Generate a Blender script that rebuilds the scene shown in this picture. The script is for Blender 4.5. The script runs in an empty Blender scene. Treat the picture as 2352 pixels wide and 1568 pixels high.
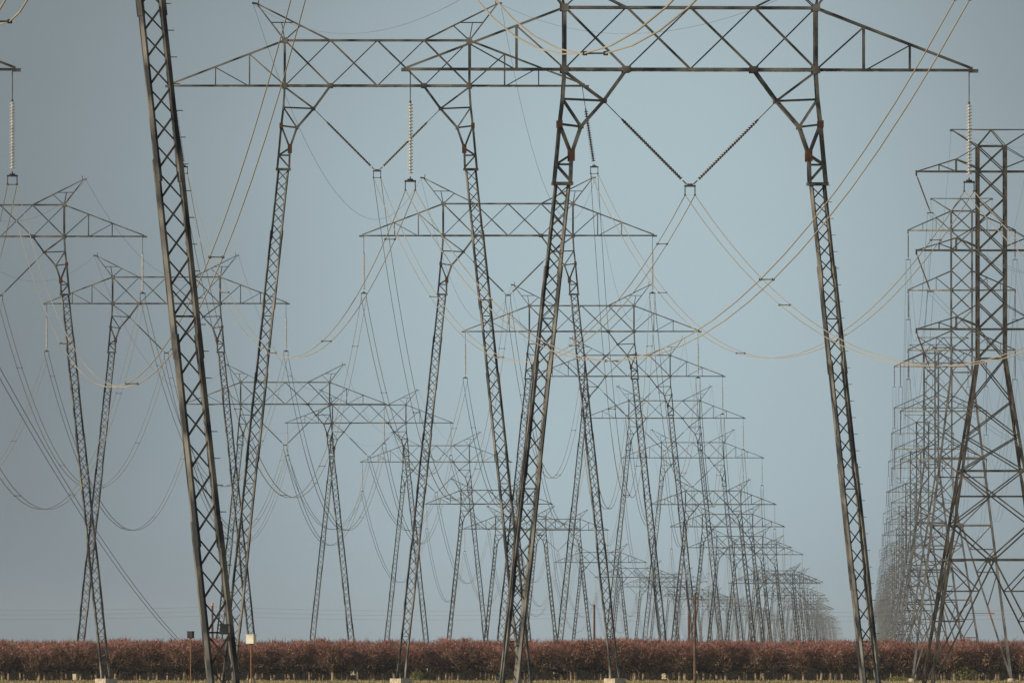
import bpy, math, random
from mathutils import Vector, Matrix

random.seed(7)
sc = bpy.context.scene
COL = sc.collection
R = math.radians
F = 39200.0            # focal length of the 600 mm lens on a frame 2352 units wide
HZ = 1498.0            # height of the horizon in that frame
CAM_H = 2.9

# ------------------------------------------------------------------ materials
def new_mat(name):
    m = bpy.data.materials.new(name); m.use_nodes = True
    nt = m.node_tree; b = nt.nodes['Principled BSDF']
    return m, nt, b

def noise_mat(name, c1, c2, scale=3.0, rough=0.6, metal=0.0, c3=None, detail=5, lo=.35, hi=.65, spec=.3):
    m, nt, b = new_mat(name)
    tc = nt.nodes.new('ShaderNodeTexCoord'); n = nt.nodes.new('ShaderNodeTexNoise')
    n.inputs['Scale'].default_value = scale; n.inputs['Detail'].default_value = detail
    r = nt.nodes.new('ShaderNodeValToRGB')
    r.color_ramp.elements[0].position = lo; r.color_ramp.elements[0].color = (*c1, 1)
    r.color_ramp.elements[1].position = hi; r.color_ramp.elements[1].color = (*c2, 1)
    if c3:
        e = r.color_ramp.elements.new((lo + hi) / 2); e.color = (*c3, 1)
    nt.links.new(tc.outputs['Object'], n.inputs['Vector'])
    nt.links.new(n.outputs['Fac'], r.inputs['Fac'])
    nt.links.new(r.outputs['Color'], b.inputs['Base Color'])
    b.inputs['Roughness'].default_value = rough; b.inputs['Metallic'].default_value = metal
    b.inputs['Specular IOR Level'].default_value = spec
    return m

STEEL = noise_mat('weathered galvanised steel', (.020, .023, .028), (.22, .21, .188), .75, .6, .15, lo=.40, hi=.66)  # pale noise patches also paint sunlit stretches on the members
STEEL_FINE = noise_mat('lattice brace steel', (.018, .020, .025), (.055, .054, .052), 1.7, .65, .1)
STEEL_DARK = noise_mat('dark brown weathering steel', (.022, .021, .022), (.13, .115, .095), 1.1, .7, .1)
STEEL_MID = noise_mat('cool grey galvanised steel', (.07, .072, .075), (.24, .235, .22), .7, .6, .15)
STEEL_LIT = noise_mat('galvanising painted as sunlit', (.16, .15, .13), (.42, .39, .32), 1.5, .5, .2)  # brighter steel copy, paints sunlight on the plain arms' lower chords
RUST = noise_mat('rusted gusset plate', (.06, .028, .018), (.11, .05, .03), 6, .8)
ZINC = noise_mat('bright zinc fitting', (.45, .43, .38), (.65, .62, .55), 5, .5, .2)
DISC = noise_mat('pale porcelain disc', (.42, .42, .40), (.62, .61, .57), 4, .35)
DISC_DARK = noise_mat('dark brown disc', (.04, .03, .025), (.10, .085, .07), 4, .25)  # darker discs for V strings, leaning strings and pole pins
POLYMER = noise_mat('dark red polymer insulator', (.10, .04, .035), (.17, .07, .06), 4, .5)
ALU = noise_mat('weathered aluminium conductor', (.36, .315, .245), (.50, .44, .345), .05, .55, .2)
ALU_DARK = noise_mat('dull steel shield wire', (.12, .12, .12), (.18, .18, .18), .05, .6, .2)
CONC = noise_mat('cream concrete pier', (.34, .28, .20), (.66, .58, .44), 4, .85)
WOOD = noise_mat('weathered pole timber', (.09, .055, .035), (.18, .12, .075), 2.5, .85)
WOOD_RED = noise_mat('reddish creosoted timber', (.11, .05, .035), (.17, .08, .055), 2.0, .85)
ORANGE = noise_mat('orange pole cap', (.75, .25, .04), (.85, .33, .06), 4, .6)
WHITE = noise_mat('white painted plywood', (.72, .68, .55), (.86, .82, .70), 3, .6)
BLACK = noise_mat('dark painted plywood', (.018, .02, .025), (.035, .04, .045), 3, .6)
RUSTPOLE = noise_mat('rusty steel pipe', (.22, .09, .045), (.34, .17, .09), 3, .75)
REDPAINT = noise_mat('faded red marker', (.55, .10, .05), (.65, .16, .08), 3, .6)
TRUNK = noise_mat('pale whitewashed bark', (.24, .18, .11), (.48, .36, .24), 2.2, .9)
LIMB = noise_mat('grey brown bark', (.10, .07, .045), (.20, .145, .095), 2.0, .9)
LEAF = noise_mat('yellow green leaf', (.10, .12, .03), (.18, .19, .05), 4, .8)

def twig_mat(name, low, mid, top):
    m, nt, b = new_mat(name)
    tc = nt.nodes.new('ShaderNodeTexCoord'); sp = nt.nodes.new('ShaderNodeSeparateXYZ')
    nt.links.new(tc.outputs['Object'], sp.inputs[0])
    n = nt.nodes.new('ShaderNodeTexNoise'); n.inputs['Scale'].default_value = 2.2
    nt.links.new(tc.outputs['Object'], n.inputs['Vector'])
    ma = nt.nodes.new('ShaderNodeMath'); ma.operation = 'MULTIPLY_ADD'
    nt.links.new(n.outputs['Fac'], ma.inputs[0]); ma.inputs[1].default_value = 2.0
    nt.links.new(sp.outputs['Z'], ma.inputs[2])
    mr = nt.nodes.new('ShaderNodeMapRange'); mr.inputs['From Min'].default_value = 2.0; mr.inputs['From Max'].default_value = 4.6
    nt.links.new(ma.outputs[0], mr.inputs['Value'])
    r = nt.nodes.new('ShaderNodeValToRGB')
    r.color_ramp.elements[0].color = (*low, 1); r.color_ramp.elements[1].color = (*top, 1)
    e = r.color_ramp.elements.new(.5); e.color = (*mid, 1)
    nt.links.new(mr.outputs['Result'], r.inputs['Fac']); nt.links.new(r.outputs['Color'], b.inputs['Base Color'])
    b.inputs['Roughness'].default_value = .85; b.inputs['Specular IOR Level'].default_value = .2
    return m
# red young shoots, grey-brown older wood; low colour also paints shade at crown bottoms
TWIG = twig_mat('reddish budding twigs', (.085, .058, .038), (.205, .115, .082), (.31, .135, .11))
TWIG_LIT = twig_mat('twigs painted as sunlit', (.28, .22, .14), (.36, .26, .18), (.40, .26, .19))  # lighter copy of the twig colour, paints sun-caught twigs
TWIG_SHADED = twig_mat('twigs painted as shaded', (.022, .016, .011), (.045, .03, .022), (.11, .05, .042))  # darker copy, paints shaded twigs and the dim depth of the orchard

# ------------------------------------------------------------------ mesh builder
class MB:
    def __init__(s, th=1.0): s.v = []; s.f = []; s.m = []; s.th = th
    def bar(s, a, b, w, h=None, mi=0, up=None):
        a = Vector(a); b = Vector(b); d = b - a
        L = d.length
        if L < 1e-5: return
        d /= L
        u = Vector(up) if up else (Vector((0, 1, 0)) if abs(d.y) < .9 else Vector((0, 0, 1)))
        x = d.cross(u).normalized(); y = x.cross(d).normalized()
        h = h or w
        x *= w * s.th / 2; y *= h * s.th / 2
        k = len(s.v)
        for p in (a, b):
            s.v += [p - x - y, p + x - y, p + x + y, p - x + y]
        s.f += [(k, k+1, k+2, k+3), (k+7, k+6, k+5, k+4), (k, k+4, k+5, k+1), (k+1, k+5, k+6, k+2), (k+2, k+6, k+7, k+3), (k+3, k+7, k+4, k)]
        s.m += [mi] * 6
    def box(s, c, sx, sy, sz, mi=0, rz=0):
        c = Vector(c); M = Matrix.Rotation(rz, 3, 'Z'); k = len(s.v)
        for z in (-1, 1):
            for x, y in ((-1, -1), (1, -1), (1, 1), (-1, 1)):
                s.v.append(c + M @ Vector((x*sx/2, y*sy/2, z*sz/2)))
        s.f += [(k+3, k+2, k+1, k), (k+4, k+5, k+6, k+7), (k, k+1, k+5, k+4), (k+1, k+2, k+6, k+5), (k+2, k+3, k+7, k+6), (k+3, k, k+4, k+7)]
        s.m += [mi] * 6
    def lathe(s, a, b, prof, n=10, mi=0):
        """prof: list of (t along a-b in metres, radius)"""
        a = Vector(a); b = Vector(b); d = (b - a).normalized()
        u = Vector((0, 1, 0)) if abs(d.y) < .9 else Vector((1, 0, 0))
        x = d.cross(u).normalized(); y = x.cross(d).normalized(); k = len(s.v)
        for t, r in prof:
            for i in range(n):
                q = 2 * math.pi * i / n
                s.v.append(a + d * t + x * (r * math.cos(q)) + y * (r * math.sin(q)))
        for j in range(len(prof) - 1):
            for i in range(n):
                p = k + j*n + i; q = k + j*n + (i+1) % n
                s.f.append((p, q, q+n, p+n)); s.m.append(mi)
        s.f.append(tuple(k + i for i in range(n))[::-1]); s.m.append(mi)
        s.f.append(tuple(k + (len(prof)-1)*n + i for i in range(n))); s.m.append(mi)
    def tube(s, pts, r, n=4, mi=0):
        k = len(s.v); P = [Vector(p) for p in pts]
        for i, p in enumerate(P):
            d = (P[min(i+1, len(P)-1)] - P[max(i-1, 0)]).normalized()
            u = Vector((0, 0, 1)) if abs(d.z) < .9 else Vector((1, 0, 0))
            x = d.cross(u).normalized(); y = x.cross(d).normalized()
            rr = r[i] if isinstance(r, (list, tuple)) else r
            for q in range(n):
                a = 2 * math.pi * (q + .5) / n
                s.v.append(p + x * (rr * math.cos(a)) + y * (rr * math.sin(a)))
        for j in range(len(P) - 1):
            for q in range(n):
                a = k + j*n + q; b = k + j*n + (q+1) % n
                s.f.append((a, b, b+n, a+n)); s.m.append(mi)
        s.f.append(tuple(k + q for q in range(n))[::-1]); s.m.append(mi)
        s.f.append(tuple(k + (len(P)-1)*n + q for q in range(n))); s.m.append(mi)
    def mesh(s, name, mats):
        me = bpy.data.meshes.new(name)
        me.from_pydata([tuple(v) for v in s.v], [], s.f)
        for m in (mats if isinstance(mats, (list, tuple)) else [mats]): me.materials.append(m)
        me.polygons.foreach_set('material_index', s.m)
        me.update()
        return me

def obj(name, me, parent=None, loc=(0, 0, 0)):
    o = bpy.data.objects.new(name, me); COL.objects.link(o)
    o.location = loc
    if parent: o.parent = parent
    return o

def thing(name, label, cat, loc=(0, 0, 0), rz=0, group=None):
    o = bpy.data.objects.new(name, None); COL.objects.link(o)
    o.location = loc; o.rotation_euler = (0, 0, rz)
    o['label'] = label; o['category'] = cat
    if group: o['group'] = group
    return o

def at(x, y, s):
    """surveyed sight: bearing x, elevation y, scale s (units per metre) -> world point"""
    return Vector(((x - 1176) / s, F / s, CAM_H + (HZ - y) / s))

# ------------------------------------------------------------------ delta pylon (flat configuration, two legs)
D2 = .45       # half depth of the bridge along the line
HT = 5.78      # half length of top chord
DP = 2.84      # bridge depth
TIP = 13.0
BN = [-HT, -2.93, 0, 2.93, HT]

def lerp(a, b, t): return Vector(a) * (1 - t) + Vector(b) * t

def bridge_mesh(th=1.0):
    b = MB(th)
    for sy in (-1, 1):
        y = sy * D2
        b.bar((-HT, y, DP), (HT, y, DP), .12)
        b.bar((-HT, y, 0), (HT, y, 0), .15, .15)
        for x in (-HT, HT): b.bar((x, y, -.07), (x, y, DP + .06), .15, .12)
        for i in range(4):
            x0, x1 = BN[i], BN[i+1]
            if sy < 0: b.bar((x0, y, DP), (x1, y, 0), .11, .09)
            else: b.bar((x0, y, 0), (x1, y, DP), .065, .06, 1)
        for sx in (-1, 1):
            tip = Vector((sx * TIP, sy * .12, 0))
            c0 = Vector((sx * HT, y, 0)); c1 = Vector((sx * HT, y, DP))
            b.bar(c0, tip, .12)
            b.bar(c1, tip + Vector((0, 0, .08)), .10)
            n1 = lerp(c0, tip, .305); m1 = lerp(c1, tip, .305)
            n2 = lerp(c0, tip, .60); m2 = lerp(c1, tip, .60)
            if sy < 0 :
                b.bar(n1, m1, .09); b.bar(n2, m2, .07)
                b.bar(c0, m1, .075); b.bar(n1 + Vector((sx*.1, 0, 0)), m2, .06, .06, 1)
            else:
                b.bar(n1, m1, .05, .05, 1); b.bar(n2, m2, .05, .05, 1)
    # plan lacing between the front and the back chords
    for z in (0, DP):
        for i in range(8):
            x0 = -HT + i * HT / 4; x1 = x0 + HT / 4
            s_ = 1 if i % 2 else -1
            b.bar((x0, -s_ * D2, z), (x1, s_ * D2, z), .05, .05, 1)
    for sx in (-1, 1):
        for i in range(4):
            t0, t1 = i / 4, (i + 1) / 4
            s_ = 1 if i % 2 else -1
            y0 = D2 * (1 - t0) + .12 * t0; y1 = D2 * (1 - t1) + .12 * t1
            b.bar((sx * (HT + (TIP - HT) * t0), -s_ * y0, 0), (sx * (HT + (TIP - HT) * t1), s_ * y1, 0), .05, .05, 1)
        b.box((sx * (TIP + .05), 0, -.03), .42, .34, .16)
        # gusset plates
        for z in (0.0, DP): 
            for sy in (-1, 1): b.box((sx * HT, sy * (D2 + .085), z), .34, .02, .34)
        for sy in (-1, 1): b.box((sx * 2.93, sy * (D2 + .085), 0), .36, .02, .30)
    # bright bolted splice fittings under the bottom chord
    rr = random.Random(3)
    for i in range(44):
        x = rr.uniform(-9.5, 9.5)
        b.box((x, -D2 - .03, -.085), rr.choice((.05, .07, .12, .22)), .06, .03, 2)
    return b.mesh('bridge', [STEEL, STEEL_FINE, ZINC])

def horn_mesh(sx, th=1.0):
    b = MB(th)
    tip = Vector((sx * 7.55, 0, 5.15))
    for sy in (-1, 1):
        y = sy * D2
        c = Vector((sx * HT, y, DP)); n = Vector((sx * 2.93, y, DP))
        b.bar(c, tip, .075); b.bar(n, tip, .085)
        p = lerp(c, tip, .485); q = lerp(n, tip, .485)
        q2 = lerp(n, tip, .40)
        b.bar(p, q, .05, .05, 1)
        b.bar(c, lerp(p, q, .45), .055, .055, 1)
        b.bar(c, q2, .05, .05, 1)
    b.bar(tip + Vector((-sx * .15, 0, -.03)), tip + Vector((sx * .28, 0, .03)), .12, .16)
    b.bar(tip + Vector((-sx * .12, 0, -.02)), tip + Vector((-sx * .16, 0, .32)), .06)
    return b.mesh('horn', [STEEL, STEEL_FINE])

def waist_mesh(sx, th=1.0):
    b = MB(th)
    outer = [(HT, 0), (5.86, -1.35), (6.0, -2.5), (6.12, -3.85), (6.25, -5.2)]
    inner = [(2.98, 0), (3.97, -1.43), (5.02, -2.62), (5.46, -3.9), (5.5, -5.2)]
    for sy in (-1, 1):
        def P(t): return Vector((sx * t[0], sy * D2, t[1] - .08 if t[1] == 0 else t[1]))
        for i in range(4):
            b.bar(P(outer[i]), P(outer[i+1]), .13, .12)
            b.bar(P(inner[i]), P(inner[i+1]), .125, .12)
        br = [(outer[0], inner[1], .09), (outer[1], inner[1], .075), (outer[1], inner[2], .08), (outer[2], inner[2], .075),
              (outer[2], inner[3], .11), (inner[3], (6.16, -4.35), .09), ((5.49, -4.35), (6.16, -4.35), .07), ((6.16, -4.35), (5.5, -5.1), .08)]
        for p, q, w in br: b.bar(P(p), P(q), w, w * .9, 1 if w < .08 else 0)
        b.box(P((5.46, -3.9)) + Vector((0, sy * .05, -.03)), .27, .05, .55, 2)
        b.box(P((6.0, -2.5)) + Vector((0, sy * .09, 0)), .22, .03, .34, 2)
        b.box(P((5.02, -2.62)) + Vector((0, sy * .09, 0)), .2, .03, .22)
        b.box(P((3.97, -1.43)) + Vector((0, sy * .09, 0)), .24, .03, .22)
    for i in range(1, 4):
        for q in (outer, inner):
            b.bar((sx * q[i][0], -D2, q[i][1]), (sx * q[i][0], D2, q[i][1]), .06, .06, 1)
    b.box((sx * 5.87, 0, -5.23), .95, D2 * 2 + .12, .14)
    return b.mesh('waist_frame', [STEEL, STEEL_FINE, RUST])

def leg_mesh(sx, h, fine=True, deep=1.0, pegs=False):
    """h: length from the waist platform (5.3 m under the chord) to the pier top"""
    b = MB()
    slope = .107
    n = max(8, int(round(h / (.80 if fine else 1.1))))
    w0, w1 = .31, .31 + .0012 * h
    d0, d1 = .32, (.30 + .009 * h) * deep
    cs = []
    # panels grow downwards
    acc = [0]; g = 1.0
    for i in range(n): acc.append(acc[-1] + 1 + .5 * i / n)
    T = [a / acc[-1] for a in acc]
    def C(t):
        c = 5.875 + slope * h * t
        w = w0 + (w1 - w0) * t; d = d0 + (d1 - d0) * t
        z = -5.3 - h * t
        return [Vector((sx * (c + i * w), j * d, z)) for i, j in ((-1, -1), (1, -1), (1, 1), (-1, 1))]
    lv = [C(t) for t in T]
    UPV = [(.55, .84, 0), (-.35, .94, 0), (-.35, .94, 0), (.55, .84, 0)]
    th = 1.0 if fine else 1.75
    for q in range(4):
        # post segments with slightly stepped splices, as bolted angle posts have
        st = 6
        for i in range(0, n, st):
            j = min(i + st, n)
            w = .105 + .03 * (i / n)
            off = Vector(((.018 if (i // st) % 2 else -.012) * sx * (1 if q in (1, 2) else -1), 0, 0))
            b.bar(lv[i][q] + off, lv[j][q] + off, w * th, w * th, 0, UPV[q])
        if fine:
            for i in range(st, n, st):
                a = lerp(lv[i][q], lv[i-1][q], .4); c = lerp(lv[i][q], lv[i+1][q], .4)
                b.bar(a, c, .15, .15, 0, UPV[q])
    rr = random.Random(5)
    for i in range(n):
        a, c = lv[i], lv[i+1]
        f = (sx > 0)
        p0, p1, p2, p3 = (0, 1, 3, 2)
        b.bar(c[0], a[1], .062 * th, .05, 1)           # front face: rising to the right
        b.bar(a[3], c[2], .045 * th, .04, 1)           # back face: falling to the right
        if i % 2:
            b.bar(a[0], c[3], .035, .035, 1); b.bar(a[1], c[2], .035, .035, 1)
        else:
            b.bar(a[3], c[0], .035, .035, 1); b.bar(a[2], c[1], .035, .035, 1)
    # coarse diaphragms and the stub lacing at the foot
    for t in (.33, .66, .93):
        i = int(t * n); a = lv[i]
        b.bar(a[0], a[2], .05, .05, 1); b.bar(a[1], a[3], .05, .05, 1)
    for i in range(int(h / .76) if pegs else 0):      # climbing pegs up the outer post
        t = i * .76 / h
        x = 5.875 + slope * h * t + w0 + (w1 - w0) * t + .04
        b.bar((sx * x, -d0 - (d1 - d0) * t, -5.3 - h * t), (sx * (x + .2), -d0 - (d1 - d0) * t, -5.3 - h * t), .026)
    return b.mesh('leg', [STEEL, STEEL_FINE])

def pier_mesh(r=.80, hh=.75, n=16):
    b = MB()
    b.lathe((0, 0, 0), (0, 0, 1), [(0, r), (hh - .05, r), (hh, r - .05)], n)
    return b.mesh('pier', [CONC])
PIER = pier_mesh(1.0, .75, 4)

def string_mesh(a, e, rod, end, dm, rad=.132, pitch=.148, fine=True):
    """suspension string from a to e: rod, discs, end fitting"""
    b = MB(); a = Vector(a); e = Vector(e); L = (e - a).length; d = (e - a) / L
    b.lathe(a, e, [(0, .022), (rod, .022)], 6, 1)
    b.lathe(a + d * rod, e, [(0, .05), (.12, .05)], 6, 1)
    s0 = rod + .1; s1 = L - end
    nd = int((s1 - s0) / pitch); pr = []
    for i in range(nd):
        t = s0 + i * pitch
        pr += [(t, .045), (t + .05, .05), (t + .085, rad), (t + .115, rad * .93), (t + .12, .05)]
    b.lathe(a, e, pr, 10 if fine else 6, 0)
    b.lathe(a, e, [(s1, .03), (L, .03)], 6, 1)
    return b.mesh('insulator', [dm, STEEL_DARK])

def yoke_mesh(c, hang=.42, half=.225):
    """c: bottom of the string; yoke plate, two hangers and clamps"""
    b = MB(); c = Vector(c)
    b.bar(c + Vector((-half - .04, 0, -.03)), c + Vector((half + .04, 0, -.03)), .09, .03)
    b.bar(c + Vector((-half * .6, 0, .04)), c + Vector((half * .6, 0, .04)), .08, .03)
    for s_ in (-1, 1):
        b.bar(c + Vector((s_ * half, 0, 0)), c + Vector((s_ * half * 1.02, 0, -hang)), .045)
        b.bar(c + Vector((s_ * half, -.22, -hang - .03)), c + Vector((s_ * half, .22, -hang - .03)), .07, .06)
    return b.mesh('yoke', [STEEL_DARK])

# far pylons get thickened bars so their thin lattice still reads dark
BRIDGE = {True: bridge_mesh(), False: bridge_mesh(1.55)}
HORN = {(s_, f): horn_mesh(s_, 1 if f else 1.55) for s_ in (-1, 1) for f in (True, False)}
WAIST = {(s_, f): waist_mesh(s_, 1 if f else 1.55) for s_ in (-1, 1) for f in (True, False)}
_leg = {}
def leg_of(sx, h, fine, deep, pegs):
    k = (sx, h, fine, deep, pegs)
    if k not in _leg: _leg[k] = leg_mesh(sx, h, fine, deep, pegs)
    return _leg[k]
_str = {}
def strings(lean, dark, fine):
    """shared insulator meshes: keyed by lean (metres sideways at the string foot)"""
    k = (lean, dark, fine)
    if k not in _str:
        dm = DISC_DARK if dark else DISC
        out = []
        for sx in (-1, 1):
            a = Vector((sx * (TIP - .15), 0, -.1)); e = Vector((sx * (TIP - .15) + lean, 0, -math.sqrt(5.1**2 - lean**2)))
            out.append((string_mesh(a, e, 1.35, .18, dm, fine=fine), yoke_mesh(e)))
        for sx in (-1, 1):
            a = Vector((sx * 3.95, 0, -1.46)); e = Vector((sx * .16, 0, -5.25))
            out.append((string_mesh(a, e, 1.15, .25, DISC_DARK, rad=.082, pitch=.135, fine=fine), yoke_mesh((0, 0, -5.3)) if sx > 0 else None))
        _str[k] = out
    return _str[k]

def delta_pylon(label, p, yaw, zc, lean=0.0, dark=False, fine=True, deep=1.0, pegs=False, group='delta pylons'):
    """p: ground point, zc: height of the bottom chord over the ground"""
    t = thing('lattice_pylon', label, 'pylon', (p[0], p[1], 0), yaw, group)
    obj('crossarm', BRIDGE[fine], t, (0, 0, zc))
    h = round(zc - 5.3 - .6, 1 if fine else 0)
    gap = (zc - 5.3) - h
    for sx in (-1, 1):
        obj('horn', HORN[(sx, fine)], t, (0, 0, zc))
        obj('waist_frame', WAIST[(sx, fine)], t, (0, 0, zc))
        lg = obj('leg', leg_of(sx, h, fine, deep, pegs and sx > 0), t, (0, 0, zc))
        pr = obj('foundation', PIER, lg, (sx * (5.875 + .107 * h), 0, -zc))
        k_ = .5 if p[1] > 1780 else 1; pr.scale = (k_, k_, (gap + .02) / .75)
    for me, yk in strings(lean, dark, fine):
        s_ = obj('insulator_string', me, t, (0, 0, zc))
        if yk: obj('yoke', yk, s_)
    return t

# survey of the pylon rows: (bearing, sight height of the bottom chord, scale)
ROW_A = [  # middle row
    (3560, None, 80.8, 35.0), (1585, 160, 50.1), (866, 197, 36.7), (1167, 541, 25.8), (1336, 761, 20.8), (1441, 864, 17.0), (1526, 960, 14.1),
    (1591, 1051, 12.4), (1638, 1158, 11.0), (1671, 1209, 10.0), (1699, 1257, 9.1), (1735, 1273, 8.35), (1776, 1339, 7.8)]
ROW_L = [  # left row
    (755, None, 206., 40.5), (-200, None, 80.8, 35.0), (-585, 158, 47.7), (-720, 215, 36.0), (0, 543, 25.5), (382, 697, 21.4), (655, 928, 17.7), (848, 971, 14.6),
    (1002, 1060.5, 13.2), (1123, 1157, 11.1), (1196, 1214, 10.0), (1281, 1217, 8.9), (1379, 1291, 8.1), (1462, 1325, 7.3)]
rf = random.Random(11)
for s_ in (7.2, 6.6, 6.1, 5.65, 5.25, 4.9, 4.6, 4.35, 4.1, 3.9, 3.7, 3.5, 3.3, 3.1, 2.9, 2.75, 2.6, 2.45, 2.3, 2.15, 2.03):
    ROW_A.append((1960 - 24.5 * s_, None, s_, 25 + rf.uniform(-2, 5)))
for s_ in (6.8, 6.3, 5.9, 5.5, 5.15, 4.8, 4.5, 4.25, 4.0, 3.8, 3.6, 3.4, 3.2, 3.0, 2.8, 2.65, 2.5, 2.35, 2.2, 2.08):
    ROW_L.append((1958 - 66 * s_, None, s_, 27 + rf.uniform(-2, 5)))

def resolve(row):
    out = []
    for r_ in row:
        s_ = r_[2]; P = Vector(((r_[0] - 1176) / s_, F / s_, 0))
        zc = r_[3] if r_[1] is None else CAM_H + (HZ - r_[1]) / s_
        out.append((P, zc))
    return out

def yaws(pts, over={}):
    ys = []
    for i in range(len(pts)):
        if i in over: ys.append(over[i]); continue
        a = pts[max(i-1, 0)][0]; b = pts[min(i+1, len(pts)-1)][0]
        d = b - a; ys.append(-math.atan2(d.x, d.y))
    return ys

A = resolve(ROW_A); Lr = resolve(ROW_L)
yA = yaws(A, {}); yL = yaws(Lr, {})

ORD = ['first', 'second', 'third', 'fourth', 'fifth', 'sixth', 'seventh', 'eighth', 'ninth', 'tenth', 'eleventh', 'twelfth']
lab_A = {0: 'near delta pylon standing just beyond the right edge, feeding the wires at top right',
         1: 'largest delta pylon in view, wide crossarm across the upper right with rusty waist joints',
         2: 'tall delta pylon at upper left centre whose insulator strings lean to the right',
         3: 'delta pylon with both feet on cream concrete piers before the orchard, centre of photo',
         4: 'delta pylon just behind the piered one, its feet hidden by the orchard'}
lab_L = {0: 'closest delta pylon, overhead and astride the view with its legs out of frame',
         1: 'nearest dark pylon leg leaning across the left of the view from top to bottom',
         2: 'pylon at the left edge whose crossarm tip and pale hanging insulator show',
         3: 'delta pylon standing outside the left edge carrying the low left wires',
         4: 'half visible delta pylon cut by the left edge with its right foot on a pier',
         5: 'left row delta pylon rising between the cut-off one and the big dark leg',
         6: 'left row pylon with crossarm passing just right of the big dark leg',
         7: 'left row pylon whose narrow legs stand clear in the gap left of centre',
         8: 'grey left row pylon beside the left leg of the centre pylon'}
def label_for(row, i, n, d):
    d0 = lab_A if row == 'middle' else lab_L
    if i in d0: return d0[i], None
    k = i - (5 if row == 'middle' else 9)
    if i < (13 if row == 'middle' else 14):
        where = 'the middle row one with hidden feet' if row == 'middle' else 'the grey left row one'
        return f'hazy delta pylon, {ORD[k]} beyond {where}', None
    return f'tiny pale delta pylon in the hazy far end of the {row} row', True

LEAN_A = {2: .75, 0: .0}; LEAN_L = {3: .75}
for i, (P, zc) in enumerate(A):
    s_ = ROW_A[i][2]
    lb, _ = label_for('middle', i, len(A), 0)
    delta_pylon(lb, P, yA[i], zc, LEAN_A.get(i, 0), i == 2, s_ > 12, 1.7 if i == 1 else 1.0, pegs=s_ > 40, group='delta pylons of the middle row')
for i, (P, zc) in enumerate(Lr):
    s_ = ROW_L[i][2]
    lb, _ = label_for('left', i, len(Lr), 0)
    delta_pylon(lb, P, yL[i], zc, LEAN_L.get(i, 0), False, s_ > 12, 1.0, pegs=s_ > 40, group='delta pylons of the left row')

# ------------------------------------------------------------------ conductors
def span_pts(a, b, sag, n):
    return [lerp(a, b, i / n) - Vector((0, 0, 4 * sag * (i / n) * (1 - i / n))) for i in range(n)]

def world(P, yaw, loc): return Vector((P[0], P[1], 0)) + Matrix.Rotation(yaw, 3, 'Z') @ Vector(loc)

SAG_A = {0: 12.5, 1: 9.5, 2: 19.0}
SAG_L = {0: (14, 15.6, 16.5), 1: 14.0, 2: 9.0, 3: 20.0, 4: 15.5, 5: 14.5}
def run_row(pts, ys, sags, leans, rowname, ngrp):
    for ph, nm in ((-1, 'left arm tips'), (0, 'V strings'), (1, 'right arm tips')):
        t = thing('conductor_bundle', f'twin conductors slung sagging below the {nm} of the {rowname} delta pylon row', 'power line',
                  (pts[0][0].x, pts[0][0].y, 0), 0, 'conductor bundles of the delta pylons')
        base = Vector((pts[0][0].x, pts[0][0].y, 0))
        sub = {}
        for s_ in (-1, 1):
            att = []
            for i, (P, zc) in enumerate(pts):
                ln = leans.get(i, 0)
                lx = ph * (TIP - .15) + (ln if ph else 0) + s_ * .225
                lz = zc - (math.sqrt(5.1**2 - ln**2) if ph else 5.3) - .45
                att.append(world(P, ys[i], (lx, 0, lz)))
            path = []
            for i in range(len(att) - 1):
                L = (att[i+1] - att[i]).length
                sg = sags.get(i, min(L * L / 9500, 13))
                if isinstance(sg, tuple): sg = sg[ph + 1]
                n = 30 if att[i].y < 2600 else 10
                path += span_pts(att[i], att[i+1], sg, n)
            path.append(att[-1])
            b = MB(); b.tube([p - base for p in path], [.021 if p.y < 1200 else .028 if p.y < 1900 else .036 for p in path], 4)
            obj('wire', b.mesh('wire', [ALU]), t); sub[s_] = path
        # spacers
        k = 0; last = None
        for i in range(1, len(sub[1]) - 1):
            if sub[1][i].y > 2300: break
            if i % 7 == 4:
                a, c = sub[-1][i] - base, sub[1][i] - base
                b = MB(); b.bar(a, c, .035); b.box(a, .10, .16, .09); b.box(c, .10, .16, .09)
                obj('spacer', b.mesh('spacer', [STEEL_DARK]), t)
    for sx, nm in ((-1, 'left'), (1, 'right')):
        att = [world(P, ys[i], (sx * 7.75, 0, zc + 5.1)) for i, (P, zc) in enumerate(pts)]
        path = []
        for i in range(len(att) - 1):
            L = (att[i+1] - att[i]).length
            path += span_pts(att[i], att[i+1], min(L * L / 9500, 13) * (.3 if i <= 1 else .6), 20 if att[i].y < 2600 else 8)
        path.append(att[-1])
        b = MB(); b.tube(path, .011, 4)
        o = obj('shield_wire', b.mesh('shield_wire', [ALU_DARK]))
        o['label'] = f'thin shield wire strung over the {nm} horns of the {rowname} delta pylon row'; o['category'] = 'wire'
        o['group'] = 'shield wires of the delta pylons'
run_row(A, yA, SAG_A, LEAN_A, 'middle', 0)
run_row(Lr, yL, SAG_L, LEAN_L, 'left', 0)

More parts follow.
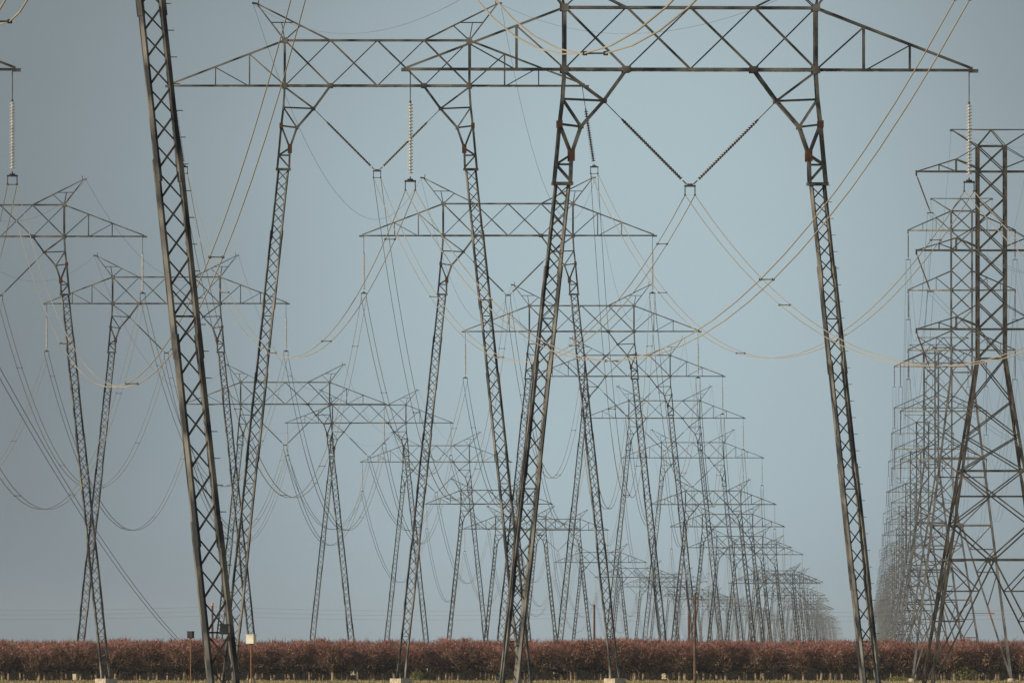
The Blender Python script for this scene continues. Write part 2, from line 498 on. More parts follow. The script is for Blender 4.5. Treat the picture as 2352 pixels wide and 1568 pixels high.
# ------------------------------------------------------------------ double circuit towers (right row)
SP = 6.03     # spacing of the three crossarm levels
def tower_body_mesh(h, ch=1.05, kind='plain', th=1.0):
    """h: height of the top arm level; waist is 14.4 m lower, legs spread below"""
    b = MB(th)
    top = h + 1.95
    waist = h - 14.3
    foot = 5.0
    def HW(z): return ch if z >= waist else ch + (foot - ch) * (waist - z) / waist
    def C(z):
        w = HW(z); return [Vector((i * w, j * w, z)) for i, j in ((-1, -1), (1, -1), (1, 1), (-1, 1))]
    # cage
    lv = [top, h]
    zz = h
    for k in range(7):
        zz -= SP / 3 if k < 6 else (h - 2 * SP - waist) ; lv.append(zz)
    lv[-1] = waist
    for q in range(4):
        b.bar(C(top)[q], C(waist)[q], .19)
        b.bar(C(waist)[q], C(0)[q], .21)
    for i in range(len(lv) - 1):
        a, c = C(lv[i]), C(lv[i+1])
        for q in range(4):
            r_ = (q + 1) % 4
            b.bar(a[q], c[r_], .085, .08, 1 if q != 0 else 0); b.bar(c[q], a[r_], .10, .08)
    for z in (top, h, h - SP, h - 2*SP, waist):
        a = C(z)
        for q in range(4): b.bar(a[q], a[(q+1) % 4], .11)
    # spreading body, X panels
    f = [1, .875, .78, .65, .52]
    zs = [waist * k for k in f]
    zs = [waist, waist * .845, waist * .755, waist * .66, waist * .55]
    zs = [waist, waist - 3.3, waist - 6.0, waist - 8.6]
    for i in range(len(zs) - 1):
        a, c = C(zs[i]), C(zs[i+1])
        for q in range(4):
            r_ = (q + 1) % 4
            b.bar(a[q], c[r_], .10, .09); b.bar(c[q], a[r_], .085, .08, 1)
    zx0 = zs[-1]; zx1 = zx0 - 4.1; zk = zx1 - 2.7
    a, c, k4 = C(zx0), C(zx1), C(zk)
    for q in range(4):
        r_ = (q + 1) % 4
        b.bar(a[q], a[r_], .12)
        b.bar(a[q], c[r_], .10); b.bar(c[q], a[r_], .10)
        zm = (zx0 + zx1) / 2 + .1; m_ = C(zm); b.bar(m_[q], m_[r_], .08, .08, 1)
        mid = (k4[q] + k4[r_]) / 2
        b.bar(c[q], mid, .12); b.bar(c[r_], mid, .12)
        b.bar(k4[q], k4[r_], .16)
        b.box(mid, .42 if q % 2 == 0 else .06, .42 if q % 2 else .06, .4)
        g = C(.15)
        b.bar(mid, g[q], .12); b.bar(mid, g[r_], .12)
        z1 = zk - 2.4
        z2 = zk - 4.7
        for zz_ in (z1, z2):
            l_ = C(zz_)
            t = (zk - zz_) / (zk - .15)
            for (s0, s1) in ((q, r_), (r_, q)):
                v = lerp(mid, g[s0], t)
                b.bar(l_[s0], v, .09)
        t1 = (zk - z1) / (zk - .15); t2 = (zk - z2) / (zk - .15)
        for s0 in (q, r_):
            b.bar(k4[s0], lerp(mid, g[s0], t1), .09, .08, 1)
            b.bar(C(z1)[s0], lerp(mid, g[s0], t2), .07, .07, 1)
            b.bar(C(z2)[s0], lerp(mid, g[s0], min(1, t2 + .22)), .06, .06, 1)
    return b.mesh('tower_body', [STEEL_DARK, STEEL_FINE] if kind == 'angle' else [STEEL_MID, STEEL_DARK])

def arm_mesh(sx, half, kind, ch=1.05):
    b = MB()
    for sy in (-1, 1):
        c0 = Vector((sx * ch, sy * ch, 0)); tip = Vector((sx * half, sy * .14, 0))
        b.bar(c0, tip, .13, .13, 2 if kind == 'plain' else 0)
        if kind == 'angle':
            nd = Vector((sx * half * .47, sy * .55, .95))
            b.bar(tip, nd, .09); b.bar(nd, Vector((sx * ch, sy * ch, .28)), .09)
            b.bar(nd, Vector((sx * ch, sy * ch, 1.9)), .05, .05, 1)
            b.bar(nd, Vector((nd.x, lerp(c0, tip, .45).y, 0)), .07, .07)
            m = Vector((sx * half * .70, sy * .3, .52)); b.bar(m, Vector((m.x, m.y, 0)), .045, .045, 1)
            b.bar(m, Vector((nd.x, nd.y, .02)), .04, .04, 1)
        else:
            b.bar(Vector((sx * ch, sy * ch, 1.95)), tip + Vector((0, 0, .05)), .09)
            for t in (.35, .66):
                p = lerp(c0, tip, t); q = lerp(Vector((sx * ch, sy * ch, 1.95)), tip, t)
                b.bar(p, q, .05, .05, 1)
            b.bar(c0, lerp(Vector((sx * ch, sy * ch, 1.95)), tip, .35), .05, .05, 1)
    for i in range(4):
        t0, t1 = i / 4, (i+1) / 4; s_ = 1 if i % 2 else -1
        y0 = ch * (1-t0) + .14 * t0; y1 = ch * (1-t1) + .14 * t1
        b.bar((sx * (ch + (half-ch)*t0), -s_*y0, .0), (sx * (ch + (half-ch)*t1), s_*y1, .0), .05, .05, 1)
    b.box((sx * (half + .02), 0, -.12), .12, .36, .42)
    return b.mesh('crossarm', [STEEL_DARK, STEEL_FINE, STEEL_LIT])

def peak_mesh(ch=1.05):
    b = MB(); z0 = 1.95; z1 = 3.2
    for sy in (-1, 1):
        pk = Vector((0, sy * ch * .6, z1))
        for sx in (-1, 1):
            tip = Vector((sx * 3.07, 0, z1 + .02))
            b.bar(Vector((sx * ch, sy * ch, z0)), pk, .07)
            b.bar(Vector((sx * ch, sy * ch, z0)), tip, .085)
            b.bar(pk, tip, .07)
    for sx in (-1, 1): b.box((sx * 3.07, 0, z1 - .05), .2, .2, .16)
    return b.mesh('peak', [STEEL_DARK, STEEL_FINE])

def poly_string(sx, half, lean, L):
    b = MB(); a = Vector((sx * half, 0, -.3)); e = Vector((sx * half + lean, 0, -.3 - math.sqrt(L*L - lean*lean)))
    pr = [(0, .03), (.2, .03)]
    n = int((L - .4) / .09)
    for i in range(n):
        t = .2 + i * .09
        pr += [(t, .04), (t + .03, .085 if i % 2 else .07), (t + .045, .04)]
    pr += [(L - .15, .03), (L, .03)]
    b.lathe(a, e, pr, 8, 0)
    b.bar(e + Vector((-.25, 0, -.05)), e + Vector((.25, 0, -.05)), .07, .04, 1)
    return b.mesh('insulator', [POLYMER, STEEL_DARK])

_body = {}
PEAK = peak_mesh()
KR = {'angle': (5.72, 1.05, 3.0), 'plain': (5.38, 0.0, 2.6)}
ARM = {(s_, k): arm_mesh(s_, KR[k][0], k) for s_ in (-1, 1) for k in KR}
STR = {(s_, k): poly_string(s_, *KR[k]) for s_ in (-1, 1) for k in KR}
RPIER = pier_mesh(.35, .5)
def circuit_tower(label, p, yaw, h, kind):
    t = thing('lattice_tower', label, 'pylon', (p[0], p[1], 0), yaw, 'double circuit towers of the right row')
    far = p[1] > 2300
    if (h, kind, far) not in _body: _body[(h, kind, far)] = tower_body_mesh(h, kind=kind, th=1.3 if far else 1.0)
    bd = obj('tower_body', _body[(h, kind, far)], t)
    for i in (-1, 1):
        for j in (-1, 1): obj('foundation', RPIER, bd, (i * 5.0, j * 5.0, -.2))
    obj('peak', PEAK, t, (0, 0, h))
    for k in range(3):
        for sx in (-1, 1):
            am = obj('crossarm', ARM[(sx, kind)], t, (0, 0, h - k * SP))
            obj('insulator_string', STR[(sx, kind)], am)
    return t

ROW_R = [(3450, None, 46.0, 39), (2277, 394, 30.0), (2209, 529, 22.8), (2167, 834, 18.3), (2139, 841, 15.7), (2119, 1000, 13.2), (2103, 1055, 11.5), (2091, 1125, 10.2)]
ss = 9.2
while ss > 2.4:
    ROW_R.append((1995 + 9.4 * ss, None, ss, rf.choice((35, 38, 41)))); ss = F / (F / ss + 420)
def hR(i, h): return round(h, 1) if i < 5 else round(h)
RR = resolve(ROW_R); yR = yaws(RR, {1: R(2.5)})
lab_R = ['double circuit tower out of frame to the right, carrying on the right row',
         'nearest double circuit lattice tower at the right edge with leaning dark red insulators',
         'second double circuit tower, its left foot showing just left of the nearest tower leg',
         'third double circuit tower of the right row, grey with long hanging wires',
         'fourth double circuit tower of the right row, arm tips poking out leftmost under the third']
for i, (P, h) in enumerate(RR):
    if i < 5: lb = lab_R[i]
    elif i < 10: lb = f'hazy double circuit tower, {ORD[i-5]} one farther off than the fourth in the right row'
    else: lb = 'tiny pale double circuit tower in the hazy far end of the right row'
    circuit_tower(lb, P, yR[i], hR(i, h), 'angle' if i in (0, 1) else 'plain')
LV = ['top', 'middle', 'bottom']
for k in range(3):
    for sx, nm in ((-1, 'left'), (1, 'right')):
        t = thing('conductor_bundle', f'twin conductors under the {LV[k]} {nm} crossarms of the right hand tower row', 'power line', (RR[0][0].x, RR[0][0].y, 0), 0, 'conductor bundles of the right tower row')
        base = Vector((RR[0][0].x, RR[0][0].y, 0))
        for s_ in (-1, 1):
            att = []
            for i, (P, h) in enumerate(RR):
                hf, ln, L = KR['angle' if i in (0, 1) else 'plain']
                att.append(world(P, yR[i], (sx * hf + ln + s_ * .225, 0, hR(i, h) - k * SP - .3 - math.sqrt(L*L - ln*ln) - .08)))
            path = []
            for i in range(len(att) - 1):
                L = (att[i+1] - att[i]).length
                path += span_pts(att[i], att[i+1], 9.0, 20 if i < 5 else 8)
            path.append(att[-1])
            b = MB(); b.tube([p - base for p in path], .014, 4)
            obj('wire', b.mesh('wire', [ALU_DARK]), t)
for sx, nm in ((-1, 'left'), (1, 'right')):
    att = [world(P, yR[i], (sx * 3.07, 0, hR(i, h) + 3.1)) for i, (P, h) in enumerate(RR)]
    path = []
    for i in range(len(att) - 1): path += span_pts(att[i], att[i+1], 6.0, 14 if i < 5 else 6)
    path.append(att[-1])
    b = MB(); b.tube(path, .009, 4); o = obj('shield_wire', b.mesh('shield_wire', [ALU_DARK]))
    o['label'] = f'thin shield wire over the {nm} peak tips of the right hand tower row'; o['category'] = 'wire'; o['group'] = 'shield wires of the right tower row'

# ------------------------------------------------------------------ slanting twin wires at lower left
tp0 = world(Lr[3][0], yL[3], (TIP + .5, 0, Lr[3][1] - 5.5)); tp1 = at(426, 1486, 19.5)
b = MB()
b.tube([(-.22, 0, 0), (-.22, 0, -tp1.z)], .1, 8); b.tube([(-1.0, 0, -.25), (.6, 0, -.25)], .07, 6)
pt = thing('service_pole', 'low wooden pole among the orchard trees where the slanting twin wires end', 'pole', (tp1.x, tp1.y, 0))
obj('post', b.mesh('post', [WOOD]), pt, (0, 0, tp1.z))
tw = thing('conductor_bundle', 'dark twin wires slanting straight from the left edge down to the orchard', 'power line', tuple(tp0))
for s_ in (-1, 1):
    b = MB(); pth = span_pts(tp0 + Vector((s_*.22, 0, 0)), tp1 + Vector((s_*.22, 0, 0)), 3.0, 30) + [tp1 + Vector((s_*.22, 0, 0))]
    b.tube([p - tp0 for p in pth], .028, 4); obj('wire', b.mesh('wire', [ALU_DARK]), tw)

# ------------------------------------------------------------------ distribution line across the view behind the orchard
S2 = 15.7
pole_x = [(-420, 1392, 0), (488, 1390, 1), (1365, 1394, 0), (1582, 1396, 0), (2420, 1394, 0)]
plabels = ['timber pole of the low crossing line beyond the left edge', 'timber pole with an orange cap seen through the big dark leg',
           'lone reddish timber pole standing beyond the orchard right of centre', 'reddish timber pole just left of the tall crossarm pole', 'timber pole of the low crossing line beyond the right edge']
tops = []
for (px, py, cap), lb in zip(pole_x, plabels):
    P = at(px, py, S2); tops.append(P)
    t = thing('utility_pole', lb, 'pole', (P.x, P.y, 0), 0, 'timber poles of the low crossing line')
    b = MB(); b.lathe((0, 0, 0), (0, 0, 1), [(0, .20), (P.z, .14)], 10); obj('post', b.mesh('post', [WOOD_RED]), t)
    b = MB(); b.lathe((0, 0, P.z + .003), (0, 0, P.z + 1), [(0, .17), (.35, .17), (.42, .05)], 10)
    obj('cap', b.mesh('cap', [ORANGE if cap else WOOD]), t)
    b = MB(); b.bar((0, -.55, P.z - .45), (0, .9, P.z - .45), .12, .1); obj('crossarm', b.mesh('crossarm', [WOOD]), t)
for k, nm in enumerate(('top', 'middle', 'bottom')):
    path = []
    off = Vector((0, 0, -.15 - .65 * k))
    for i in range(len(tops) - 1): path += span_pts(tops[i] + off + Vector((0, -.2, 0)), tops[i+1] + off + Vector((0, -.2, 0)), .5, 10)
    path.append(tops[-1] + off)
    b = MB(); b.tube(path, .014, 4); o = obj('distribution_wire', b.mesh('distribution_wire', [ALU_DARK]))
    o['label'] = f'faint {nm} wire of the low line running level above the orchard'; o['category'] = 'wire'; o['group'] = 'wires of the low crossing line'

# tall pole with crossarm in front of the orchard
P = at(1596, 1366, 29.0)
t = thing('utility_pole', 'slim timber utility pole with a short crossarm in front of the orchard', 'pole', (P.x, P.y, 0))
b = MB(); b.lathe((0, 0, 0), (0, 0, 1), [(0, .13), (P.z, .085)], 10); obj('post', b.mesh('post', [WOOD]), t)
b = MB(); b.bar((-.72, 0, P.z - .25), (.62, 0, P.z - .38), .09, .1); b.bar((-.35, -.06, P.z - .3), (0, -.06, P.z - .75), .03); obj('crossarm', b.mesh('crossarm', [WOOD]), t)
for x, z in ((-.62, -.26), (.18, -.33), (.5, -.36)):
    b = MB(); b.lathe((x, 0, P.z + z + .06), (x, 0, P.z + 1), [(0, .02), (.05, .05), (.10, .06), (.15, .03)], 8); obj('pin_insulator', b.mesh('pin', [DISC_DARK]), t)
b = MB(); b.lathe((0, 0, P.z + .003), (0, 0, P.z + 1), [(0, .02), (.12, .05), (.2, .02)], 8); obj('pin_insulator', b.mesh('pin', [DISC_DARK]), t)

# ------------------------------------------------------------------ owl boxes on pipes
def owl_box(label, x, y, s_, w, hgt, mat, rz):
    P = at(x, y, s_)
    t = thing('nest_box', label, 'nest box', (P.x, P.y, 0))
    b = MB(); b.lathe((0, 0, -.1), (0, 0, 1), [(0, .045), (P.z - hgt / 2 + .1, .04)], 8); obj('post', b.mesh('post', [RUSTPOLE]), t)
    z = P.z
    b = MB(); b.box((0, 0, z), w, w * .9, hgt, 0, rz)
    bx = obj('box', b.mesh('box', [mat]), t)
    b = MB(); b.box((0, 0, z + hgt / 2 + .015), w * 1.12, w * 1.05, .03, 0, rz); obj('lid', b.mesh('lid', [mat]), bx)
    M = Matrix.Rotation(rz, 3, 'Z')
    q = M @ Vector((-w / 2 - .004, 0, 0))
    b = MB(); c = Vector((q.x, q.y, z + .02)); dd = M @ Vector((-1, 0, 0))
    b.lathe(c - dd * .02, c + dd, [(0, .06), (.024, .06)], 12); obj('entrance', b.mesh('entrance', [STEEL_DARK]), bx)
    b = MB(); b.box((0, 0, z - hgt / 2 - .02), w * .5, w * .5, .04, 0, rz); obj('bracket', b.mesh('bracket', [RUSTPOLE]), bx)
    return t
owl_box('bright white nest box on a rusty pipe right of the big dark leg', 577, 1467, 40, .46, .50, WHITE, R(-22))
owl_box('small dark nest box on a thin rusty pipe left of the big dark leg', 438, 1457, 30, .42, .50, BLACK, R(-25))

# warning panel on the big leg, red marker by the right tower, pale stone
P = at(516, 1444, 80.8)
b = MB(); b.box((0, 0, 0), .24, .03, .30, 0); b.bar((-.2, .05, .12), (.2, .05, .12), .03); b.bar((-.2, .05, -.12), (.2, .05, -.12), .03)
b = b.mesh('panel', [BLACK])
t = thing('warning_panel', 'small dark blue-black panel bolted low on the big dark leg', 'panel', (P.x, P.y - .72, P.z), R(-3)); obj('plate', b, t)
P = at(2275, 1408, 22.8)
t = thing('marker_flag', 'tiny red marker on a thin arm inside the second right hand tower', 'marker', (P.x, P.y - 5.1, P.z))
b = MB(); b.bar((-2.6, 0, 0), (0, 0, 0), .05); obj('arm', b.mesh('arm', [STEEL_DARK]), t)
b = MB(); b.box((.0, -.03, -.01), .5, .04, .16); obj('marker', b.mesh('marker', [REDPAINT]), t)

# ------------------------------------------------------------------ orchard
def make_tree(seed):
    rr = random.Random(seed)
    tr = MB()
    H = rr.uniform(3.95, 4.3)
    fork = rr.uniform(.65, .85)
    lean = Vector((rr.uniform(-.06, .06), rr.uniform(-.06, .06), 0))
    tr.tube([(0, 0, -.1), Vector((0, 0, fork * .5)) + lean * .5, Vector((0, 0, fork)) + lean], [.19, .15, .15], 7)
    cr = MB(); top = Vector((0, 0, fork)) + lean
    ends = []
    nl = rr.randint(5, 7)
    for i in range(nl):
        a = 2 * math.pi * (i + rr.uniform(-.3, .3)) / nl
        r1 = rr.uniform(1.0, 1.8); z1 = rr.uniform(1.7, 2.8)
        mid = top + Vector((math.cos(a) * r1 * .45, math.sin(a) * r1 * .45, (z1) * .40))
        e = top + Vector((math.cos(a) * r1, math.sin(a) * r1, z1 * .95))
        tr.tube([top - Vector((0, 0, .05)), mid, e], [.085, .055, .03], 5, 1)
        for k in range(6):
            t = rr.uniform(.25, 1); p = lerp(mid, e, t) if rr.random() < .7 else lerp(top, mid, .4 + .6 * rr.random())
            q = p + Vector((rr.uniform(-.9, .9), rr.uniform(-.9, .9), rr.uniform(.1, 1.1)))
            tr.tube([p, lerp(p, q, .5) + Vector((rr.uniform(-.1, .1), rr.uniform(-.1, .1), .05)), q], [.032, .024, .014], 3, 1)
            ends.append((p, q))
    # twigs fill an uneven vase-shaped volume with clumps
    cl = [(Vector((rr.uniform(-1.7, 1.7), rr.uniform(-1.7, 1.7), rr.uniform(1.0, H - .5))), rr.uniform(.5, .95)) for _ in range(24)]
    n = 0
    while n < 2300:
        if rr.random() < .55:
            c, rad = rr.choice(cl); p = c + Vector((rr.gauss(0, .5), rr.gauss(0, .5), rr.gauss(0, .42))) * rad
        else:
            p0, q0 = rr.choice(ends); p = lerp(p0, q0, rr.random()) + Vector((rr.gauss(0, .22), rr.gauss(0, .22), rr.gauss(0, .2)))
        rmax = 2.25 * min(1, max(.0, (p.z - .55) / 1.0)) ** .5 if p.z > .55 else 0
        if math.hypot(p.x, p.y) > rmax or p.z > H - .35: continue
        out = Vector((p.x, p.y, 0)) * .25
        d = (Vector((rr.gauss(0, .5), rr.gauss(0, .5), rr.uniform(-.15, 1.15))) + out).normalized()
        L = rr.uniform(.3, .75)
        if p.z + d.z * L > H + rr.uniform(-.2, .35): L *= .5
        w = rr.uniform(.022, .040)
        side = d.cross(Vector((rr.gauss(0, 1), rr.gauss(0, 1), rr.gauss(0, 1)))).normalized() * w
        s2 = d.cross(side).normalized() * w
        q = p + d * L + Vector((rr.gauss(0, .04), rr.gauss(0, .04), 0))
        k = len(cr.v)
        cr.v += [p + side, p - side * .5 + s2 * .87, p - side * .5 - s2 * .87, q]
        cr.f += [(k, k+1, k+3), (k+1, k+2, k+3), (k+2, k, k+3)]; cr.m += [rr.choices((0, 1, 2), (.69, .18, .13))[0]] * 3
        n += 1
    return tr.mesh('trunk', [TRUNK, LIMB]), cr.mesh('crown', [TWIG, TWIG_LIT, TWIG_SHADED])
variants = [make_tree(s_) for s_ in range(101, 109)]
ro = random.Random(42)
first = True
ROWY = 1786.0
rows = 8
names = ['front', 'second', 'third']
for r_ in range(rows):
    y = ROWY + 5.6 * r_
    x = -66 + (2.1 if r_ % 2 else 0)
    while x < 70:
        x += 4.0 + ro.uniform(-.5, .5)
        if r_ > 5 and ro.random() < .12: continue
        tm, cm = ro.choice(variants)
        lb = 'bare reddish-brown orchard tree in the front row, its pale trunk lit above the grass' if r_ == 0 else 'bare reddish-brown orchard tree behind the front row of the orchard'
        t = thing('orchard_tree', lb, 'tree', (x + ro.uniform(-.2, .2), y + ro.uniform(-.5, .5), 0), ro.uniform(0, 6.28),
                  'orchard trees of the front row' if r_ == 0 else 'orchard trees behind the front row')
        sc_ = ro.uniform(.92, 1.08); t.scale = (sc_, sc_, sc_ * ro.uniform(.95, 1.06))
        obj('trunk', tm, t); obj('crown', cm, t)

# far orchard mass behind the individual trees, standing twigs only a mass can be read from
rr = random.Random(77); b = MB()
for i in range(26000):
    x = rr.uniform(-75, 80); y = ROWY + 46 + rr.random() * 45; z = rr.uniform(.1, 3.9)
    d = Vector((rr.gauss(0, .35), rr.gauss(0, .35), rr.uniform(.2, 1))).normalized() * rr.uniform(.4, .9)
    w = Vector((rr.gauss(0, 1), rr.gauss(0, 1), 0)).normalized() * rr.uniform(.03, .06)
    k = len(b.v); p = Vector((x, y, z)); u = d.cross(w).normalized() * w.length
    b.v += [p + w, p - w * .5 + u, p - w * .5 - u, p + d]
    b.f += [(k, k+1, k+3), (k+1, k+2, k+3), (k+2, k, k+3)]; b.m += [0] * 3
o = obj('orchard_mass', b.mesh('orchard_mass', [TWIG_SHADED])); o['kind'] = 'stuff'
o['label'] = 'far depth of the bare orchard seen only as a tangle of reddish twigs'; o['category'] = 'orchard'

# leafy yellow-green shrubs at the orchard edge
def shrub(label, x, y, s_, w, h):
    P = at(x, y, s_); rr = random.Random(int(x))
    t = thing('leafy_shrub', label, 'shrub', (P.x, P.y, 0), 0, 'leafy shrubs at the orchard edge')
    b = MB(); st = MB()
    for i in range(7):
        a = rr.uniform(0, 6.28); st.tube([(0, 0, -.05), (math.cos(a) * w * .35, math.sin(a) * w * .35, h * .75)], [.03, .01], 4)
    for i in range(520):
        a = rr.uniform(0, 6.28); q = rr.random() ** .5; p = Vector((math.cos(a) * q * w / 2, math.sin(a) * q * w / 2, rr.uniform(.05, 1) * h * (1 - .5 * q * q)))
        d1 = Vector((rr.gauss(0, 1), rr.gauss(0, 1), rr.gauss(0, 1))).normalized() * .07; d2 = d1.cross(Vector((rr.gauss(0, 1), rr.gauss(0, 1), rr.gauss(0, 1)))).normalized() * .04
        k = len(b.v); b.v += [p - d1, p + d2, p + d1, p - d2]; b.f.append((k, k+1, k+2, k+3)); b.m.append(0)
    obj('stems', st.mesh('stems', [LIMB]), t); obj('foliage', b.mesh('foliage', [LEAF]), t)
shrub('yellow-green leafy shrub at the orchard edge between the right hand tower legs', 2215, 1553, 22.1, 3.0, 1.5)
shrub('low olive shrub at the orchard edge left of the second right hand tower foot', 2065, 1553, 22.3, 2.6, .5)
shrub('small green shrub at the orchard edge right of the centre pylon left foot', 958, 1553, 22.1, 1.6, 1.2)

# pale feed sack-like stone beside the nest box pole
P = at(578, 1553, 24)
rr = random.Random(4); b = MB(); b.lathe((0, 0, 0), (0, 0, 1), [(0, .12), (.08, .2), (.24, .24), (.38, .18), (.46, .05)], 9)
b.v = [v + Vector((rr.uniform(-.03, .03), rr.uniform(-.03, .03), rr.uniform(-.02, .02))) for v in b.v]
o = obj('pale_stone', b.mesh('pale_stone', [CONC]), None, (P.x, P.y, 0)); o['label'] = 'pale rounded stone on the grass below the white nest box'; o['category'] = 'stone'

# ------------------------------------------------------------------ ground
m, nt, bs = new_mat('dry olive field')
tc = nt.nodes.new('ShaderNodeTexCoord'); n1 = nt.nodes.new('ShaderNodeTexNoise'); n1.inputs['Scale'].default_value = .35; n1.inputs['Detail'].default_value = 8
n2 = nt.nodes.new('ShaderNodeTexNoise'); n2.inputs['Scale'].default_value = .03; n2.inputs['Detail'].default_value = 4
mx = nt.nodes.new('ShaderNodeMix'); mx.data_type = 'RGBA'; mx.blend_type = 'MULTIPLY'; mx.inputs['Factor'].default_value = .6
r1 = nt.nodes.new('ShaderNodeValToRGB'); r1.color_ramp.elements[0].color = (.20, .16, .075, 1); r1.color_ramp.elements[0].position = .35
r1.color_ramp.elements[1].color = (.42, .32, .18, 1); r1.color_ramp.elements[1].position = .65
r2 = nt.nodes.new('ShaderNodeValToRGB'); r2.color_ramp.elements[0].color = (.7, .7, .5, 1); r2.color_ramp.elements[1].color = (1, 1, 1, 1)
for n_ in (n1, n2): nt.links.new(tc.outputs['Object'], n_.inputs['Vector'])
nt.links.new(n1.outputs['Fac'], r1.inputs['Fac']); nt.links.new(n2.outputs['Fac'], r2.inputs['Fac'])
nt.links.new(r1.outputs['Color'], mx.inputs['A']); nt.links.new(r2.outputs['Color'], mx.inputs['B'])
nt.links.new(mx.outputs['Result'], bs.inputs['Base Color']); bs.inputs['Roughness'].default_value = 1; bs.inputs['Specular IOR Level'].default_value = 0
b = MB(); b.v = [Vector(q) for q in ((-9000, -300, 0), (9000, -300, 0), (9000, 20200, 0), (-9000, 20200, 0))]; b.f = [(0, 1, 2, 3)]; b.m = [0]
g = obj('ground', b.mesh('ground', [m])); g['kind'] = 'structure'

# soil sheet darkened to paint the shade under the trees
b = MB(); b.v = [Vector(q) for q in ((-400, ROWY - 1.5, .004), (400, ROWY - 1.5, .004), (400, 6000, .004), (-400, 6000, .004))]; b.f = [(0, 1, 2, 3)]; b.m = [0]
g = obj('orchard_floor', b.mesh('orchard_floor', [noise_mat('orchard soil with painted shade', (.025, .019, .013), (.05, .04, .027), 1.5, 1, spec=0)])); g['kind'] = 'structure'
# dry grass along the orchard edge
rr = random.Random(5); b = MB()
for i in range(9000):
    y = 1500 + 284 * rr.random() ** .6; x = rr.uniform(-62, 66); h = rr.uniform(.05, .22)
    a = rr.uniform(0, 3.14); w = Vector((math.cos(a), math.sin(a), 0)) * .05; k = len(b.v); p = Vector((x, y, 0))
    b.v += [p - w, p + w, p + Vector((rr.gauss(0, .04), 0, h))]; b.f.append((k, k+1, k+2)); b.m.append(0)
GR = noise_mat('dry straw grass', (.20, .17, .08), (.42, .34, .19), .4, 1, spec=0)
o = obj('dry_grass', b.mesh('dry_grass', [GR])); o['kind'] = 'stuff'; o['label'] = 'short dry straw grass along the orchard edge'; o['category'] = 'grass'

# ------------------------------------------------------------------ haze
HAZE_D = 2.2e-5
m = bpy.data.materials.new('haze'); m.use_nodes = True; nt = m.node_tree; nt.nodes.clear()
out = nt.nodes.new('ShaderNodeOutputMaterial'); pv = nt.nodes.new('ShaderNodeVolumePrincipled')
pv.inputs['Density'].default_value = HAZE_D; pv.inputs['Color'].default_value = (.82, .90, 1.0, 1); pv.inputs['Anisotropy'].default_value = 0.0
nt.links.new(pv.outputs['Volume'], out.inputs['Volume'])
b = MB(); b.box((0, 10000, 29.5), 18200, 21000, 61); h_ = obj('haze', b.mesh('haze', [m])); h_['kind'] = 'stuff'

# ------------------------------------------------------------------ light, sky, camera
sun_dir = Vector((-.88, -.34, .34)).normalized()
el = math.asin(sun_dir.z); az = math.atan2(sun_dir.x, sun_dir.y)
l = bpy.data.lights.new('sun', 'SUN'); l.energy = 4.0; l.angle = R(.5); l.color = (1, .87, .68)
lo = bpy.data.objects.new('sun', l); COL.objects.link(lo); lo.rotation_euler = sun_dir.to_track_quat('Z', 'Y').to_euler()

w = bpy.data.worlds.new('World'); sc.world = w; w.use_nodes = True; nt = w.node_tree; nt.nodes.clear()
out = nt.nodes.new('ShaderNodeOutputWorld'); bg = nt.nodes.new('ShaderNodeBackground'); sky = nt.nodes.new('ShaderNodeTexSky')
sky.sky_type = 'NISHITA'; sky.sun_disc = False; sky.sun_elevation = el; sky.sun_rotation = az; sky.air_density = 1.0; sky.dust_density = 2.5; sky.ozone_density = 1.0
bg.inputs['Strength'].default_value = .10
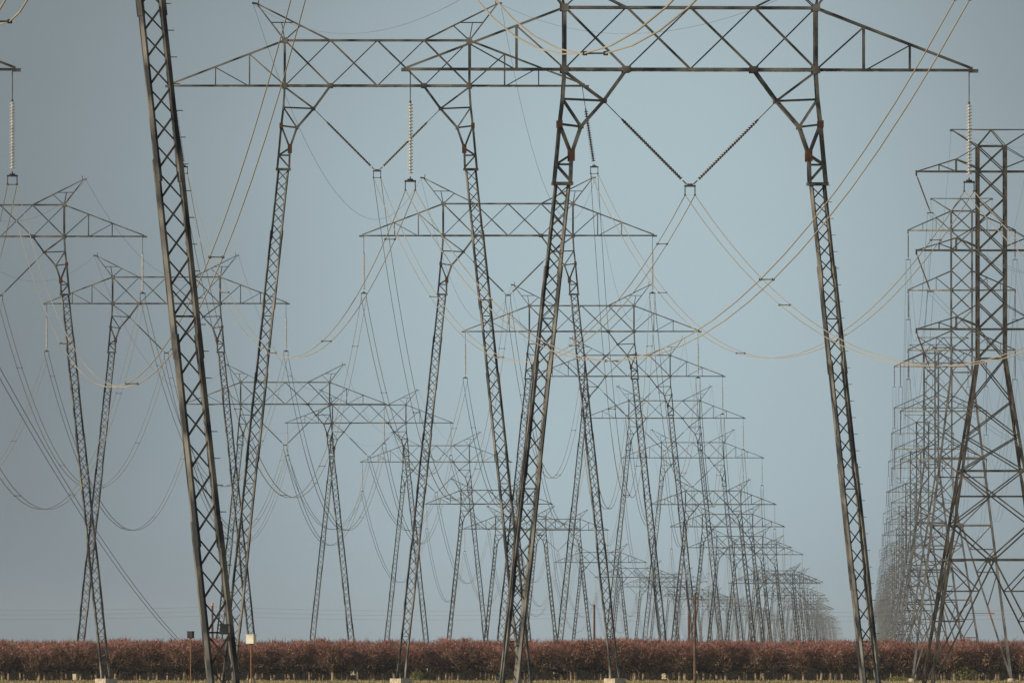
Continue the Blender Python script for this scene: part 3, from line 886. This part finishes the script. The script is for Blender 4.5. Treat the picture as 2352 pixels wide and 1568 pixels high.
# grey overcast veil with cloud banks; its bright centre also paints in lens vignetting
tc = nt.nodes.new('ShaderNodeTexCoord')
nz = nt.nodes.new('ShaderNodeTexNoise'); nz.inputs['Scale'].default_value = 26; nz.inputs['Detail'].default_value = 3; nz.inputs['Roughness'].default_value = .45
mp = nt.nodes.new('ShaderNodeMapping'); mp.inputs['Scale'].default_value = (1, 1, 1.6)
nt.links.new(tc.outputs['Generated'], mp.inputs['Vector']); nt.links.new(mp.outputs['Vector'], nz.inputs['Vector'])
dp = nt.nodes.new('ShaderNodeVectorMath'); dp.operation = 'DISTANCE'
cd = Vector(((1420 - 1176) / F, 1, (HZ - 740) / F)).normalized(); dp.inputs[1].default_value = cd
nt.links.new(tc.outputs['Generated'], dp.inputs[0])
mr = nt.nodes.new('ShaderNodeMapRange'); mr.interpolation_type = 'SMOOTHSTEP'
mr.inputs['From Min'].default_value = .004; mr.inputs['From Max'].default_value = .042; mr.inputs['To Min'].default_value = 1.0; mr.inputs['To Max'].default_value = 0.0
nt.links.new(dp.outputs['Value'], mr.inputs['Value'])
ad = nt.nodes.new('ShaderNodeMath'); ad.operation = 'MULTIPLY_ADD'; ad.inputs[1].default_value = .5
sb = nt.nodes.new('ShaderNodeMath'); sb.operation = 'SUBTRACT'; sb.inputs[1].default_value = .5
nt.links.new(nz.outputs['Fac'], sb.inputs[0]); nt.links.new(sb.outputs[0], ad.inputs[0]); nt.links.new(mr.outputs['Result'], ad.inputs[2])
cr = nt.nodes.new('ShaderNodeValToRGB')
cr.color_ramp.elements[0].color = (2.1, 2.55, 2.85, 1); cr.color_ramp.elements[1].color = (4.3, 5.55, 6.1, 1)
cr.color_ramp.elements[0].position = 0.0; cr.color_ramp.elements[1].position = 1.0
nt.links.new(ad.outputs[0], cr.inputs['Fac'])
mx = nt.nodes.new('ShaderNodeMix'); mx.data_type = 'RGBA'; mx.inputs['Factor'].default_value = .88
nt.links.new(sky.outputs['Color'], mx.inputs['A']); nt.links.new(cr.outputs['Color'], mx.inputs['B'])
nt.links.new(mx.outputs['Result'], bg.inputs['Color']); nt.links.new(bg.outputs[0], out.inputs['Surface'])

cam = bpy.data.cameras.new('camera'); cam.lens = 600; cam.sensor_width = 36; cam.clip_start = 1; cam.clip_end = 60000
co = bpy.data.objects.new('camera', cam); COL.objects.link(co); co.location = (0, 0, CAM_H)
co.rotation_euler = (R(90) + math.atan((HZ - 784) / F), 0, 0); sc.camera = co
sc.render.resolution_x = 1024; sc.render.resolution_y = 682
sc.view_settings.view_transform = 'Standard'; sc.view_settings.look = 'None'; sc.view_settings.exposure = 0; sc.view_settings.gamma = 1
sc.cycles.max_bounces = 5; sc.cycles.volume_bounces = 0; sc.cycles.use_denoising = True
